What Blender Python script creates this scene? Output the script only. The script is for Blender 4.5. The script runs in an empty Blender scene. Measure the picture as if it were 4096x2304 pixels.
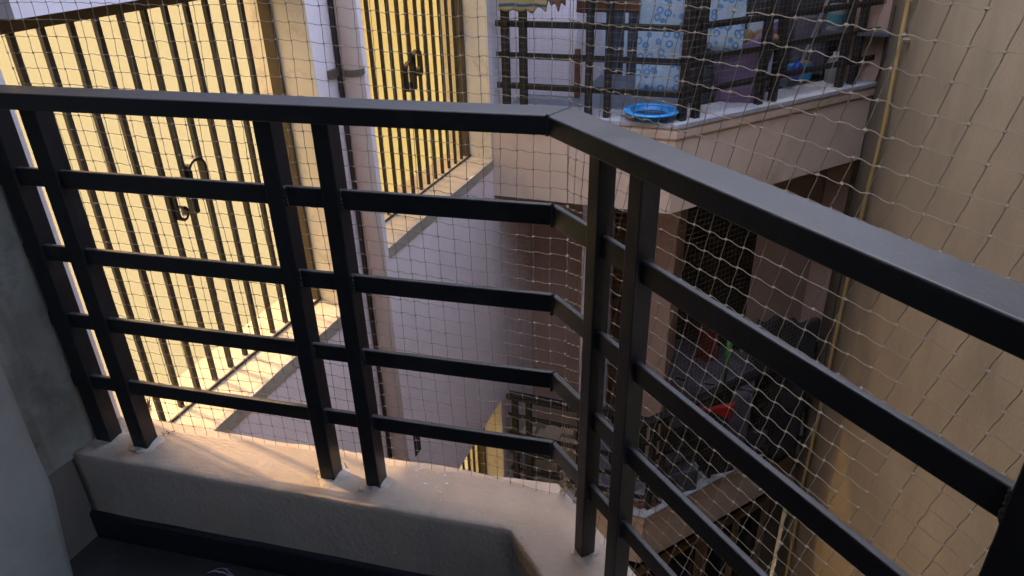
import bpy, math, random
import numpy as np
from mathutils import Vector, Matrix, noise
random.seed(7)
C = bpy.context.scene.collection
# ------------------------------------------------------------------ camera
F = 2903.0 / 4096.0
PI_, RO_, YA_ = 0.489, -0.0265, 0.3575
def _r():
    cp, sp = math.cos(PI_), math.sin(PI_); cr, sr = math.cos(RO_), math.sin(RO_); cy, sy = math.cos(YA_), math.sin(YA_)
    Rx = np.array([[1, 0, 0], [0, cp, -sp], [0, sp, cp]]); Rz = np.array([[cr, -sr, 0], [sr, cr, 0], [0, 0, 1]])
    Ry = np.array([[cy, 0, sy], [0, 1, 0], [-sy, 0, cy]])
    return (Rz @ Rx @ Ry) @ np.array([[1, 0, 0], [0, 0, -1], [0, 1, 0]])
W = _r()                                    # world (X right, Y along the yellow-window wall, Z up) to camera
cam_d = bpy.data.cameras.new('camera'); cam = bpy.data.objects.new('camera', cam_d); C.objects.link(cam)
cam_d.sensor_width = 36.0; cam_d.lens = F * 36.0; cam_d.clip_start = 0.02; cam_d.clip_end = 300
m = Matrix.Identity(4)
for i in range(3):
    m[i][0] = W[0][i]; m[i][1] = -W[1][i]; m[i][2] = -W[2][i]
cam.matrix_world = m
bpy.context.scene.camera = cam
# ------------------------------------------------------------------ sky, sun, exposure
SUN_AZ, SUN_EL = math.radians(100.5), math.radians(44)      # light travels towards this azimuth (from +Y towards +X)
wd = bpy.data.worlds.new('World'); bpy.context.scene.world = wd; wd.use_nodes = True
nt = wd.node_tree; bg = nt.nodes['Background']
sky = nt.nodes.new('ShaderNodeTexSky'); sky.sky_type = 'NISHITA'; sky.sun_disc = False
sky.sun_elevation = SUN_EL; sky.sun_rotation = math.radians(100.5 + 180); sky.air_density = 0.8; sky.dust_density = 7.0; sky.ozone_density = 0.0
nt.links.new(sky.outputs[0], bg.inputs[0]); bg.inputs[1].default_value = 0.15
sd = bpy.data.lights.new('sun', 'SUN'); sd.energy = 2.35; sd.angle = math.radians(1.3); sd.color = (1.0, 0.93, 0.80)
sun = bpy.data.objects.new('sun', sd); C.objects.link(sun)
sdir = Vector((math.sin(SUN_AZ) * math.cos(SUN_EL), math.cos(SUN_AZ) * math.cos(SUN_EL), -math.sin(SUN_EL)))
sun.rotation_euler = sdir.to_track_quat('-Z', 'Y').to_euler(); sun.location = (-8, 2, 8)
vs = bpy.context.scene.view_settings
vs.view_transform = 'Standard'; vs.look = 'None'; vs.gamma = 1.0; vs.use_curve_mapping = False; vs.exposure = 4.15
try:
    bpy.context.scene.cycles.max_bounces = 10; bpy.context.scene.cycles.diffuse_bounces = 6
    bpy.context.scene.cycles.transparent_max_bounces = 12
except Exception: pass

# ------------------------------------------------------------------ measuring helpers (photograph units 4096 x 2304)
def ray(px, py):
    v = np.array([px - 2048.0, py - 1152.0, 2903.0]); v /= np.linalg.norm(v); return W.T @ v
def at(px, py, nrm, d):
    r = ray(px, py); return Vector(r * (d / float(np.dot(r, nrm))))
EX, EY, EZ = (1, 0, 0), (0, 1, 0), (0, 0, 1)
AV, AW, AQ = -1.6703, -0.8342, 0.6759
RV = Vector((-math.sin(AV), -math.cos(AV), 0))       # left railing, towards the right
NV = Vector((-RV.y, RV.x, 0))                        # its outward normal
RW = Vector((-math.sin(AW), -math.cos(AW), 0))       # right railing, towards the viewer
NW = Vector((-RW.y, RW.x, 0))
QD = Vector((math.sin(AQ), math.cos(AQ), 0))         # slanted front of the opposite balcony, going away
NQ = Vector((QD.y, -QD.x, 0))                        # points to the courtyard

# ------------------------------------------------------------------ mesh helpers
class MB:
    def __init__(s): s.v = []; s.f = []
    def add(s, vs_, fs_):
        o = len(s.v); s.v += [Vector(p) for p in vs_]; s.f += [tuple(i + o for i in f) for f in fs_]; return s
    def obox(s, o, a, b, c):                         # corner o and three edge vectors
        o, a, b, c = Vector(o), Vector(a), Vector(b), Vector(c)
        p = [o, o + a, o + a + b, o + b, o + c, o + a + c, o + a + b + c, o + b + c]
        f = [(0, 3, 2, 1), (4, 5, 6, 7), (0, 1, 5, 4), (1, 2, 6, 5), (2, 3, 7, 6), (3, 0, 4, 7)]
        if a.cross(b).dot(c) < 0: f = [t[::-1] for t in f]
        return s.add(p, f)
    def box(s, x0, x1, y0, y1, z0, z1): return s.obox((x0, y0, z0), (x1 - x0, 0, 0), (0, y1 - y0, 0), (0, 0, z1 - z0))
    def prism(s, pts, z0, z1):                       # plan polygon (counter-clockwise)
        n = len(pts); a = sum(pts[i][0] * pts[(i + 1) % n][1] - pts[(i + 1) % n][0] * pts[i][1] for i in range(n))
        if a < 0: pts = pts[::-1]
        vs_ = [(p[0], p[1], z0) for p in pts] + [(p[0], p[1], z1) for p in pts]
        fs_ = [tuple(range(n))[::-1], tuple(range(n, 2 * n))] + [(i, (i + 1) % n, (i + 1) % n + n, i + n) for i in range(n)]
        return s.add(vs_, fs_)
    def tube(s, pts, r, k=6, cap=True, flat=None):
        pts = [Vector(p) for p in pts]; rs = r if isinstance(r, (list, tuple)) else [r] * len(pts); o = len(s.v); ref = None
        for i, p in enumerate(pts):
            t = (pts[min(i + 1, len(pts) - 1)] - pts[max(i - 1, 0)]).normalized()
            if ref is None: ref = Vector((0, 0, 1)) if abs(t.z) < .9 else Vector((1, 0, 0))
            u = (ref - t * ref.dot(t)).normalized(); w_ = t.cross(u); ref = u
            for j in range(k):
                a = 2 * math.pi * j / k; s.v.append(p + (u * math.cos(a) + w_ * math.sin(a)) * rs[i])
        for i in range(len(pts) - 1):
            for j in range(k):
                a, b = o + i * k + j, o + i * k + (j + 1) % k; s.f.append((a, b, b + k, a + k))
        if cap:
            s.f.append(tuple(range(o, o + k))[::-1]); e = o + (len(pts) - 1) * k; s.f.append(tuple(range(e, e + k)))
        return s
    def lathe(s, cx, cy, prof, k=24, cap=True):                # profile of (radius, z)
        o = len(s.v); n = len(prof)
        for (r, z) in prof:
            for j in range(k):
                a = 2 * math.pi * j / k; s.v.append(Vector((cx + r * math.cos(a), cy + r * math.sin(a), z)))
        for i in range(n - 1):
            for j in range(k):
                a, b = o + i * k + j, o + i * k + (j + 1) % k; s.f.append((a, b, b + k, a + k))
        if cap: s.f.append(tuple(range(o, o + k))[::-1]); e = o + (n - 1) * k; s.f.append(tuple(range(e, e + k)))
        return s
    def blob(s, c, r, seed=0, sub=8, sq=(1, 1, 1), rough=.35):
        o = len(s.v); c = Vector(c); nn = sub
        for i in range(nn + 1):
            th = math.pi * i / nn
            for j in range(nn * 2):
                ph = math.pi * j / nn; d = Vector((math.sin(th) * math.cos(ph), math.sin(th) * math.sin(ph), math.cos(th)))
                k = 1 + rough * noise.noise(d * 1.7 + Vector((seed * 3.1, seed, 0)))
                s.v.append(c + Vector((d.x * sq[0], d.y * sq[1], d.z * sq[2])) * r * k)
        for i in range(nn):
            for j in range(nn * 2):
                a, b = o + i * nn * 2 + j, o + i * nn * 2 + (j + 1) % (nn * 2); s.f.append((a, a + nn * 2, b + nn * 2, b))
        return s
    def grid(s, fn, nu, nv, flip=False):
        o = len(s.v)
        for i in range(nu + 1):
            for j in range(nv + 1): s.v.append(Vector(fn(i / nu, j / nv)))
        for i in range(nu):
            for j in range(nv):
                a = o + i * (nv + 1) + j; q = (a, a + nv + 1, a + nv + 2, a + 1); s.f.append(q[::-1] if flip else q)
        return s
    def sweep(s, inner, outer, prof, cap=True):      # prof (t across, z) swept along paired stations
        o = len(s.v); n = len(prof)
        for a, b in zip(inner, outer):
            for (t, z) in prof:
                p = Vector(a).lerp(Vector(b), t); s.v.append(Vector((p.x, p.y, z)))
        for i in range(len(inner) - 1):
            for j in range(n - 1):
                q = o + i * n + j; s.f.append((q, q + 1, q + n + 1, q + n))
        if cap:
            s.f.append(tuple(range(o, o + n))[::-1]); e = o + (len(inner) - 1) * n; s.f.append(tuple(range(e, e + n)))
        return s
    def mesh(s, name, org=(0, 0, 0)):
        me = bpy.data.meshes.new(name); org = Vector(org); me.from_pydata([tuple(p - org) for p in s.v], [], s.f); me.update(); return me
def link(name, me, mat, parent=None, bevel=0, smooth=False, solid=0, seg=2):
    o = bpy.data.objects.new(name, me); C.objects.link(o)
    if mat is not None and not me.materials: me.materials.append(mat)
    if parent is not None: o.parent = parent
    if smooth:
        for p in me.polygons: p.use_smooth = True
    if solid:
        md = o.modifiers.new('solid', 'SOLIDIFY'); md.thickness = solid; md.offset = 0
    if bevel:
        md = o.modifiers.new('bevel', 'BEVEL'); md.width = bevel; md.segments = seg; md.limit_method = 'ANGLE'; md.angle_limit = math.radians(40)
    return o
def tag(o, label=None, cat=None, group=None, kind=None):
    for k_, v_ in (('label', label), ('category', cat), ('group', group), ('kind', kind)):
        if v_: o[k_] = v_
    return o
def org(o):
    p = Vector((0, 0, 0))
    while o is not None: p += o.location; o = o.parent
    return p
def thing(name, label, cat, loc, group=None):
    o = bpy.data.objects.new(name, None); C.objects.link(o); o.location = loc; o.empty_display_size = .05
    return tag(o, label, cat, group)
def part(name, mb, mat, parent, **k):
    label = k.pop('label', None); kind = k.pop('kind', None)
    o = link(name, mb.mesh(name, org(parent)), mat, parent, **k)
    return tag(o, label, kind=kind)
def single(name, mb, mat, label, cat, group=None, base=None, **k):
    kind = k.pop('kind', None)
    base = Vector(base) if base else Vector((sum(p.x for p in mb.v) / len(mb.v), sum(p.y for p in mb.v) / len(mb.v), min(p.z for p in mb.v)))
    o = link(name, mb.mesh(name, base), mat, None, **k); o.location = base
    return tag(o, label, cat, group, kind)
def setting(name, mb, mat, **k):
    o = link(name, mb.mesh(name), mat, None, **k); return tag(o, kind='structure')

# ------------------------------------------------------------------ materials
def nodes(name):
    mt = bpy.data.materials.new(name); mt.use_nodes = True; t = mt.node_tree; b = t.nodes['Principled BSDF']; return mt, t, b
def N(t, k, **kw):
    n = t.nodes.new(k)
    for a, v in kw.items():
        if a in n.inputs.keys(): n.inputs[a].default_value = v
        else: setattr(n, a, v)
    return n
def surf(name, col, col2=None, scale=3.0, rough=.8, bump=.25, bscale=90, spec=.3, stain=None, sscale=1.2, samount=.5, metal=0, streak=None, bdist=.004, coat=0):
    """mottled paint or plaster: two tones, optional stains and downward streaks, fine relief"""
    mt, t, b = nodes(name); L = t.links.new
    tc = N(t, 'ShaderNodeNewGeometry'); pos = tc.outputs['Position']
    n1 = N(t, 'ShaderNodeTexNoise', Scale=scale, Detail=7.0, Roughness=.62); L(pos, n1.inputs['Vector'])
    cr = N(t, 'ShaderNodeValToRGB'); cr.color_ramp.elements[0].position = .32; cr.color_ramp.elements[1].position = .68
    c2 = col2 or tuple(c * .8 for c in col)
    cr.color_ramp.elements[0].color = (*c2, 1); cr.color_ramp.elements[1].color = (*col, 1); L(n1.outputs['Fac'], cr.inputs['Fac'])
    out = cr.outputs['Color']
    if stain:
        n2 = N(t, 'ShaderNodeTexNoise', Scale=sscale, Detail=9.0, Roughness=.7); L(pos, n2.inputs['Vector'])
        r2 = N(t, 'ShaderNodeValToRGB'); r2.color_ramp.elements[0].position = .53; r2.color_ramp.elements[1].position = .72
        r2.color_ramp.elements[0].color = (0, 0, 0, 1); r2.color_ramp.elements[1].color = (samount,) * 3 + (1,)
        L(n2.outputs['Fac'], r2.inputs['Fac']); mx = N(t, 'ShaderNodeMixRGB'); L(r2.outputs['Color'], mx.inputs['Fac'])
        L(out, mx.inputs['Color1']); mx.inputs['Color2'].default_value = (*stain, 1); out = mx.outputs['Color']
    if streak:
        mp = N(t, 'ShaderNodeMapping'); mp.inputs['Scale'].default_value = (9, 9, .5); L(pos, mp.inputs['Vector'])
        n3 = N(t, 'ShaderNodeTexNoise', Scale=1.6, Detail=5.0, Roughness=.6); L(mp.outputs['Vector'], n3.inputs['Vector'])
        r3 = N(t, 'ShaderNodeValToRGB'); r3.color_ramp.elements[0].position = .5; r3.color_ramp.elements[1].position = .78
        r3.color_ramp.elements[0].color = (0, 0, 0, 1); r3.color_ramp.elements[1].color = (.55,) * 3 + (1,)
        L(n3.outputs['Fac'], r3.inputs['Fac']); mx = N(t, 'ShaderNodeMixRGB'); L(r3.outputs['Color'], mx.inputs['Fac'])
        L(out, mx.inputs['Color1']); mx.inputs['Color2'].default_value = (*streak, 1); out = mx.outputs['Color']
    L(out, b.inputs['Base Color'])
    rr = N(t, 'ShaderNodeMapRange'); rr.inputs['To Min'].default_value = rough * .85; rr.inputs['To Max'].default_value = min(1, rough * 1.15)
    L(n1.outputs['Fac'], rr.inputs['Value']); L(rr.outputs[0], b.inputs['Roughness'])
    b.inputs['Specular IOR Level'].default_value = spec; b.inputs['Metallic'].default_value = metal
    if coat: b.inputs['Coat Weight'].default_value = coat; b.inputs['Coat Roughness'].default_value = .25
    if bump:
        nb = N(t, 'ShaderNodeTexNoise', Scale=bscale, Detail=5.0, Roughness=.6); L(pos, nb.inputs['Vector'])
        nc = N(t, 'ShaderNodeTexNoise', Scale=bscale * .13, Detail=3.0); L(pos, nc.inputs['Vector'])
        ad = N(t, 'ShaderNodeMath', operation='ADD'); L(nb.outputs['Fac'], ad.inputs[0]); L(nc.outputs['Fac'], ad.inputs[1])
        bp = N(t, 'ShaderNodeBump', Strength=bump, Distance=bdist); L(ad.outputs[0], bp.inputs['Height']); L(bp.outputs[0], b.inputs['Normal'])
    return mt
def plain(name, col, rough=.5, spec=.4, metal=0, bump=0, bscale=60, trans=0):
    mt, t, b = nodes(name); L = t.links.new
    tc = N(t, 'ShaderNodeNewGeometry'); n1 = N(t, 'ShaderNodeTexNoise', Scale=14.0, Detail=4.0); L(tc.outputs['Position'], n1.inputs['Vector'])
    hs = N(t, 'ShaderNodeHueSaturation'); hs.inputs['Color'].default_value = (*col, 1)
    mr = N(t, 'ShaderNodeMapRange'); mr.inputs['To Min'].default_value = .75; mr.inputs['To Max'].default_value = 1.2
    L(n1.outputs['Fac'], mr.inputs['Value']); L(mr.outputs[0], hs.inputs['Value']); L(hs.outputs[0], b.inputs['Base Color'])
    b.inputs['Roughness'].default_value = rough; b.inputs['Specular IOR Level'].default_value = spec; b.inputs['Metallic'].default_value = metal
    b.inputs['Transmission Weight'].default_value = trans
    if bump:
        nb = N(t, 'ShaderNodeTexNoise', Scale=bscale, Detail=4.0); L(tc.outputs['Position'], nb.inputs['Vector'])
        bp = N(t, 'ShaderNodeBump', Strength=bump, Distance=.003); L(nb.outputs['Fac'], bp.inputs['Height']); L(bp.outputs[0], b.inputs['Normal'])
    return mt
def sheet(name, col, tint, clear, folds=0.0, col2=None):
    """thin yellow panel that lets daylight glow through and passes part of the sun"""
    mt = bpy.data.materials.new(name); mt.use_nodes = True; t = mt.node_tree; L = t.links.new
    for n in list(t.nodes): t.nodes.remove(n)
    out = N(t, 'ShaderNodeOutputMaterial'); tr = N(t, 'ShaderNodeBsdfTranslucent'); df = N(t, 'ShaderNodeBsdfDiffuse'); tp = N(t, 'ShaderNodeBsdfTransparent')
    g = N(t, 'ShaderNodeNewGeometry'); n1 = N(t, 'ShaderNodeTexNoise', Scale=1.3, Detail=3.0); L(g.outputs['Position'], n1.inputs['Vector'])
    mp = N(t, 'ShaderNodeMapping'); mp.inputs['Scale'].default_value = (1, 7, .12); L(g.outputs['Position'], mp.inputs['Vector'])
    n2 = N(t, 'ShaderNodeTexNoise', Scale=1.0, Detail=2.0); L(mp.outputs[0], n2.inputs['Vector'])
    ad = N(t, 'ShaderNodeMath', operation='MULTIPLY_ADD'); L(n2.outputs['Fac'], ad.inputs[0]); ad.inputs[1].default_value = folds; L(n1.outputs['Fac'], ad.inputs[2])
    cr = N(t, 'ShaderNodeValToRGB'); cr.color_ramp.elements[0].position = .3 + folds * .5; cr.color_ramp.elements[1].position = .75 + folds * .5
    cr.color_ramp.elements[0].color = (*(col2 or [c * .96 for c in col]), 1); cr.color_ramp.elements[1].color = (*col, 1); L(ad.outputs[0], cr.inputs['Fac'])
    L(cr.outputs[0], tr.inputs['Color']); L(cr.outputs[0], df.inputs['Color']); tp.inputs['Color'].default_value = (*tint, 1)
    m1 = N(t, 'ShaderNodeMixShader', Fac=.22); L(tr.outputs[0], m1.inputs[1]); L(df.outputs[0], m1.inputs[2])
    m2 = N(t, 'ShaderNodeMixShader', Fac=clear); L(m1.outputs[0], m2.inputs[1]); L(tp.outputs[0], m2.inputs[2]); L(m2.outputs[0], out.inputs['Surface'])
    return mt
M = {}
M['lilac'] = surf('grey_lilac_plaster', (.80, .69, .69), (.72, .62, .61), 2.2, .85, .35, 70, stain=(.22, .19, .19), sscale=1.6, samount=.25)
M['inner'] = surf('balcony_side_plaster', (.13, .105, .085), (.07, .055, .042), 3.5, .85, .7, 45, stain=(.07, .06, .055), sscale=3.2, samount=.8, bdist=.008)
M['cream'] = surf('cream_window_paint', (.70, .66, .55), (.60, .55, .44), 5, .6, .45, 45, stain=(.28, .2, .1), sscale=9, samount=.55)
M['sill'] = surf('worn_sill_cement', (.36, .32, .25), (.29, .255, .195), 6, .75, .6, 50, stain=(.2, .16, .11), sscale=11, samount=.7)
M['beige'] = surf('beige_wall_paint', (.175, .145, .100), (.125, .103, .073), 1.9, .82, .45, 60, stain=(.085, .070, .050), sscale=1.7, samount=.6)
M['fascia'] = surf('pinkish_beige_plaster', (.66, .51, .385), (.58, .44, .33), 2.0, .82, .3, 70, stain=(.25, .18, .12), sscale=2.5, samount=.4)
M['brown'] = surf('brown_balcony_paint', (.48, .315, .235), (.41, .26, .19), 2.0, .75, .25, 60, stain=(.14, .09, .07), sscale=2, samount=.5)
M['slabtop'] = surf('worn_slab_top', (.42, .42, .44), (.30, .29, .30), 6, .7, .5, 50, stain=(.1, .085, .07), sscale=5, samount=.7)
M['kerb'] = surf('kerb_cement_paint', (.325, .265, .21), (.245, .198, .155), 4.5, .78, .5, 75, stain=(.24, .2, .17), sscale=3.5, samount=.45, streak=(.2, .18, .16), bdist=.005)
M['mortar'] = surf('rough_mortar', (.42, .37, .31), (.25, .21, .18), 30, .9, 1, 60, bdist=.006)
M['enamel'] = surf('black_enamel', (.0095, .0105, .0125), (.006, .006, .008), 9, .40, .28, 150, spec=.38, bdist=.0016, stain=(.030, .026, .022), sscale=14, samount=.6)
def dusty(mt, dust, amt, rough):
    """settled dust on faces that look up, patchy"""
    t = mt.node_tree; L = t.links.new; b = t.nodes['Principled BSDF']; src = b.inputs['Base Color'].links[0].from_socket
    g = N(t, 'ShaderNodeNewGeometry'); sp = N(t, 'ShaderNodeSeparateXYZ'); L(g.outputs['Normal'], sp.inputs[0])
    mr = N(t, 'ShaderNodeMapRange'); mr.inputs['From Min'].default_value = .55; mr.inputs['From Max'].default_value = .95; L(sp.outputs['Z'], mr.inputs['Value'])
    n = N(t, 'ShaderNodeTexNoise', Scale=6.0, Detail=10.0, Roughness=.7, Distortion=.8); L(g.outputs['Position'], n.inputs['Vector'])
    r2 = N(t, 'ShaderNodeMapRange'); r2.inputs['From Min'].default_value = .35; r2.inputs['From Max'].default_value = .70; r2.inputs['To Min'].default_value = amt * .15; r2.inputs['To Max'].default_value = amt; L(n.outputs['Fac'], r2.inputs['Value'])
    ml = N(t, 'ShaderNodeMath', operation='MULTIPLY'); L(mr.outputs[0], ml.inputs[0]); L(r2.outputs[0], ml.inputs[1])
    n4 = N(t, 'ShaderNodeTexNoise', Scale=46.0, Detail=6.0, Roughness=.75); L(g.outputs['Position'], n4.inputs['Vector'])
    r4 = N(t, 'ShaderNodeMapRange'); r4.inputs['From Min'].default_value = .62; r4.inputs['From Max'].default_value = .74; r4.inputs['To Max'].default_value = .30; L(n4.outputs['Fac'], r4.inputs['Value'])
    mm = N(t, 'ShaderNodeMath', operation='MAXIMUM'); L(ml.outputs[0], mm.inputs[0]); L(r4.outputs[0], mm.inputs[1])
    mx = N(t, 'ShaderNodeMixRGB'); L(mm.outputs[0], mx.inputs['Fac']); L(src, mx.inputs['Color1']); mx.inputs['Color2'].default_value = (*dust, 1); L(mx.outputs[0], b.inputs['Base Color'])
    for l in list(b.inputs['Roughness'].links): t.links.remove(l)
    rg = N(t, 'ShaderNodeMapRange'); rg.inputs['To Min'].default_value = rough; rg.inputs['To Max'].default_value = .85; L(mm.outputs[0], rg.inputs['Value']); L(rg.outputs[0], b.inputs['Roughness'])
dusty(M['enamel'], (.075, .070, .064), .50, .40)
M['enamel_top'] = M['enamel']
M['iron'] = surf('old_dark_iron', (.045, .032, .016), (.016, .013, .010), 25, .55, .5, 80, spec=.4)
M['farblack'] = plain('black_rail_paint', (.010, .010, .011), .5)
M['stile'] = surf('brown_frame_paint', (.10, .072, .035), (.07, .05, .026), 12, .7, .5, 60, stain=(.08, .055, .03), sscale=12, samount=.7)
M['pvc'] = surf('painted_drain_pipe', (.55, .42, .34), (.46, .345, .28), 3, .5, .15, 60, spec=.4, streak=(.28, .21, .18))
M['cable'] = plain('dark_cable', (.035, .022, .016), .6)  # real cables, and the strip that draws the drain pipe's shadow gap
M['gaspipe'] = surf('ochre_pipe_paint', (.30, .21, .070), (.23, .16, .06), 14, .55, .3, 90, stain=(.2, .17, .13), sscale=7, samount=.7)
M['clamp'] = plain('rusty_clamp', (.12, .09, .06), .7)
M['net'] = plain('nylon_twine', (.27, .22, .155), .55)
M['farnet'] = plain('far_nylon_twine', (.22, .17, .10), .6)
M['floor'] = surf('dark_floor_tile', (.028, .026, .025), (.016, .015, .015), 6, .5, .3, 40, spec=.4, stain=(.07, .06, .055), sscale=10, samount=.5)
M['skirt'] = surf('black_skirting', (.010, .012, .017), (.006, .007, .010), 9, .5, .3, 60, spec=.35)
M['white'] = plain('white_paint', (.7, .7, .7), .6)
M['ground'] = surf('yard_concrete', (.25, .23, .21), (.18, .16, .15), 1.5, .9, .4, 20)
M['panel1'] = sheet('yellow_frosted_panel', (.080, .078, .055), (1.0, .85, .66), .42)
M['panel2'] = sheet('yellow_ribbed_panel', (.098, .092, .054), (1.0, .80, .50), .22, folds=1.1, col2=(.094, .078, .040))
M['panel3'] = sheet('yellow_lower_panel', (.094, .087, .060), (1.0, .82, .56), .22)
M['wood'] = surf('weathered_wood', (.34, .22, .12), (.22, .13, .07), 12, .75, .4, 60)
M['scroll'] = plain('black_scroll_iron', (.012, .010, .008), .5)
M['reddish_wood'] = surf('red_brown_wood', (.19, .075, .035), (.12, .045, .02), 18, .6, .3, 60)
M['darkglass'] = plain('dark_glass', (.03, .04, .055), .08, .8)
M['dark'] = plain('dark_interior', (.022, .020, .020), .8)
M['blue'] = plain('cyan_plastic', (.03, .26, .62), .25, .6)
M['deepblue'] = plain('blue_plastic', (.015, .04, .34), .35, .5)
M['cyan'] = plain('light_blue_plastic', (.03, .24, .45), .4)
M['green'] = plain('green_plastic', (.03, .16, .03), .4)
M['leaf'] = plain('leaf', (.05, .16, .03), .5)
M['red'] = plain('red_plastic', (.22, .012, .012), .4)
M['redcloth'] = plain('dark_red_cloth', (.12, .012, .008), .9)
M['teal'] = plain('teal_label', (.03, .16, .18), .5)
M['lav'] = plain('lavender_plastic_bag', (.13, .085, .15), .5)
M['mauve'] = plain('mauve_cloth', (.15, .075, .10), .9)
M['potato'] = surf('potato_skin', (.32, .19, .10), (.22, .12, .06), 40, .8, .4, 60)
M['greycloth'] = surf('grey_cloth', (.085, .075, .09), (.05, .045, .055), 8, .95, .5, 40, bdist=.01)
M['browncloth'] = surf('brown_mat', (.16, .085, .055), (.11, .055, .035), 10, .95, .6, 60)
M['curtain'] = surf('pale_curtain', (.42, .47, .52), (.32, .36, .41), 3, .9, .2, 60)
M['steel'] = plain('steel_tube', (.6, .62, .65), .3, .5, .8)
M['plastic_bottle'] = plain('cloudy_bottle', (.17, .18, .18), .4)
M['darkcloth'] = surf('dark_tarpaulin', (.026, .024, .024), (.014, .013, .013), 7, .7, .5, 30, bdist=.01)
M['pot'] = surf('clay_pot', (.30, .20, .13), (.2, .13, .09), 10, .8, .3, 60)
M['tar'] = surf('black_roof_felt', (.012, .012, .012), (.008, .008, .008), 3, 1.0, .2, 30, spec=0)  # matte black only to keep the view behind the panels dark
M['pier'] = surf('grey_pier_plaster', (.24, .222, .19), (.15, .137, .115), 3, .85, .5, 50)
M['rough'] = surf('rough_stained_plaster', (.25, .235, .195), (.085, .068, .05), 2.6, .9, .8, 38, stain=(.045, .038, .03), sscale=5, samount=.75, streak=(.05, .042, .034), bdist=.007)
M['greytile'] = surf('grey_blue_tile', (.16, .18, .21), (.10, .11, .13), 4, .35, .2, 40, spec=.5, stain=(.05, .045, .04), sscale=6, samount=.5)
M['ply'] = surf('pale_plywood', (.46, .36, .24), (.34, .25, .16), 9, .8, .3, 50)
M['greybox'] = plain('slate_plastic', (.06, .065, .08), .5)
def ring_cloth():
    mt, t, b = nodes('ring_print_cloth'); L = t.links.new
    g = N(t, 'ShaderNodeNewGeometry'); v = N(t, 'ShaderNodeTexVoronoi', Scale=22.0); v.feature = 'F1'; L(g.outputs['Position'], v.inputs['Vector'])
    cr = N(t, 'ShaderNodeValToRGB'); e = cr.color_ramp.elements; e[0].position = .20; e[0].color = (0, 0, 0, 1); e[1].position = .26; e[1].color = (1, 1, 1, 1)
    a = cr.color_ramp.elements.new(.40); a.color = (1, 1, 1, 1); a = cr.color_ramp.elements.new(.46); a.color = (0, 0, 0, 1)
    L(v.outputs['Distance'], cr.inputs['Fac']); mx = N(t, 'ShaderNodeMixRGB'); L(cr.outputs[0], mx.inputs['Fac'])
    mx.inputs['Color1'].default_value = (.40, .50, .58, 1); mx.inputs['Color2'].default_value = (.11, .27, .48, 1); L(mx.outputs[0], b.inputs['Base Color'])
    b.inputs['Roughness'].default_value = .9; return mt
def stripe_cloth():
    mt, t, b = nodes('striped_cloth'); L = t.links.new
    g = N(t, 'ShaderNodeNewGeometry'); w = N(t, 'ShaderNodeTexWave', Scale=9.0, Distortion=2.5); w.bands_direction = 'Z'; L(g.outputs['Position'], w.inputs['Vector'])
    cr = N(t, 'ShaderNodeValToRGB'); e = cr.color_ramp.elements; e[0].position = .25; e[0].color = (.03, .075, .10, 1); e[1].position = .4; e[1].color = (.26, .19, .12, 1)
    a = cr.color_ramp.elements.new(.8); a.color = (.30, .24, .10, 1)
    L(w.outputs['Fac'], cr.inputs['Fac']); L(cr.outputs[0], b.inputs['Base Color']); b.inputs['Roughness'].default_value = .95; return mt
M['rings'] = ring_cloth(); M['stripes'] = stripe_cloth()

# ================================================================== THE SETTING
XO, XB, XI = -1.46, -1.63, -1.757          # outer face, bars and inner edge of the yellow-window wall
XR = 0.54                                  # wall on the right of the courtyard
setting('ground', MB().box(-30, 30, -30, 30, -9.2, -9.0), M['ground'])
fl = MB(); fl.prism([(-1.55, .93), (-1.55, -1.4), (1.3, -1.4), (1.3, .0), (-.46, 1.06), (-.46, 1.06)][:5] + [(-.43, 1.04)], -1.60, -1.47)
setting('balcony_floor', fl, M['floor'])
setting('terrace_ground', MB().box(-60, XI - .05, -40, 60, -6.1, -6.0), M['tar'])  # added unseen ground, black so nothing bright shows through the clear panels

# ---- wall with the yellow windows (left) ---------------------------------
YN, YE = 1.107, 4.95
wins = [(YN, 2.15, -1.38, -.185), (2.43, 3.72, -1.275, -.10), (2.43, 3.72, -4.08, -2.93), (YN, 2.15, -4.12, -2.93)]
bw = thing('apartment_wing', 'long grey lilac plastered wing with barred yellow windows along the left side', 'building', (XO, 2.0, -9))
wm = MB(); wn = MB()
zc = [-9, -4.12, -4.08, -2.93, -1.38, -1.275, -.185, -.10, 3.4]; yc = [-1.6, 1.045, YN, 2.15, 2.43, 3.72, YE]
for i in range(len(yc) - 1):
    run = None
    for j in range(len(zc) - 1):
        ym, zm = (yc[i] + yc[i + 1]) / 2, (zc[j] + zc[j + 1]) / 2
        hole = any(a < ym < b and c < zm < d for a, b, c, d in wins)
        if not hole and run is None: run = zc[j]
        if run is not None and (hole or j == len(zc) - 2):
            top = zc[j] if hole else zc[j + 1]
            (wm if yc[i] >= 1.04 else wn).box(XI, XO if yc[i] >= YN else XO - .09, yc[i], yc[i + 1], run, top); run = None
part('wall', wm, M['lilac'], bw)
part('wall', wn, M['inner'], bw, label='rough grey brown plaster beside the kerb')
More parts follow.
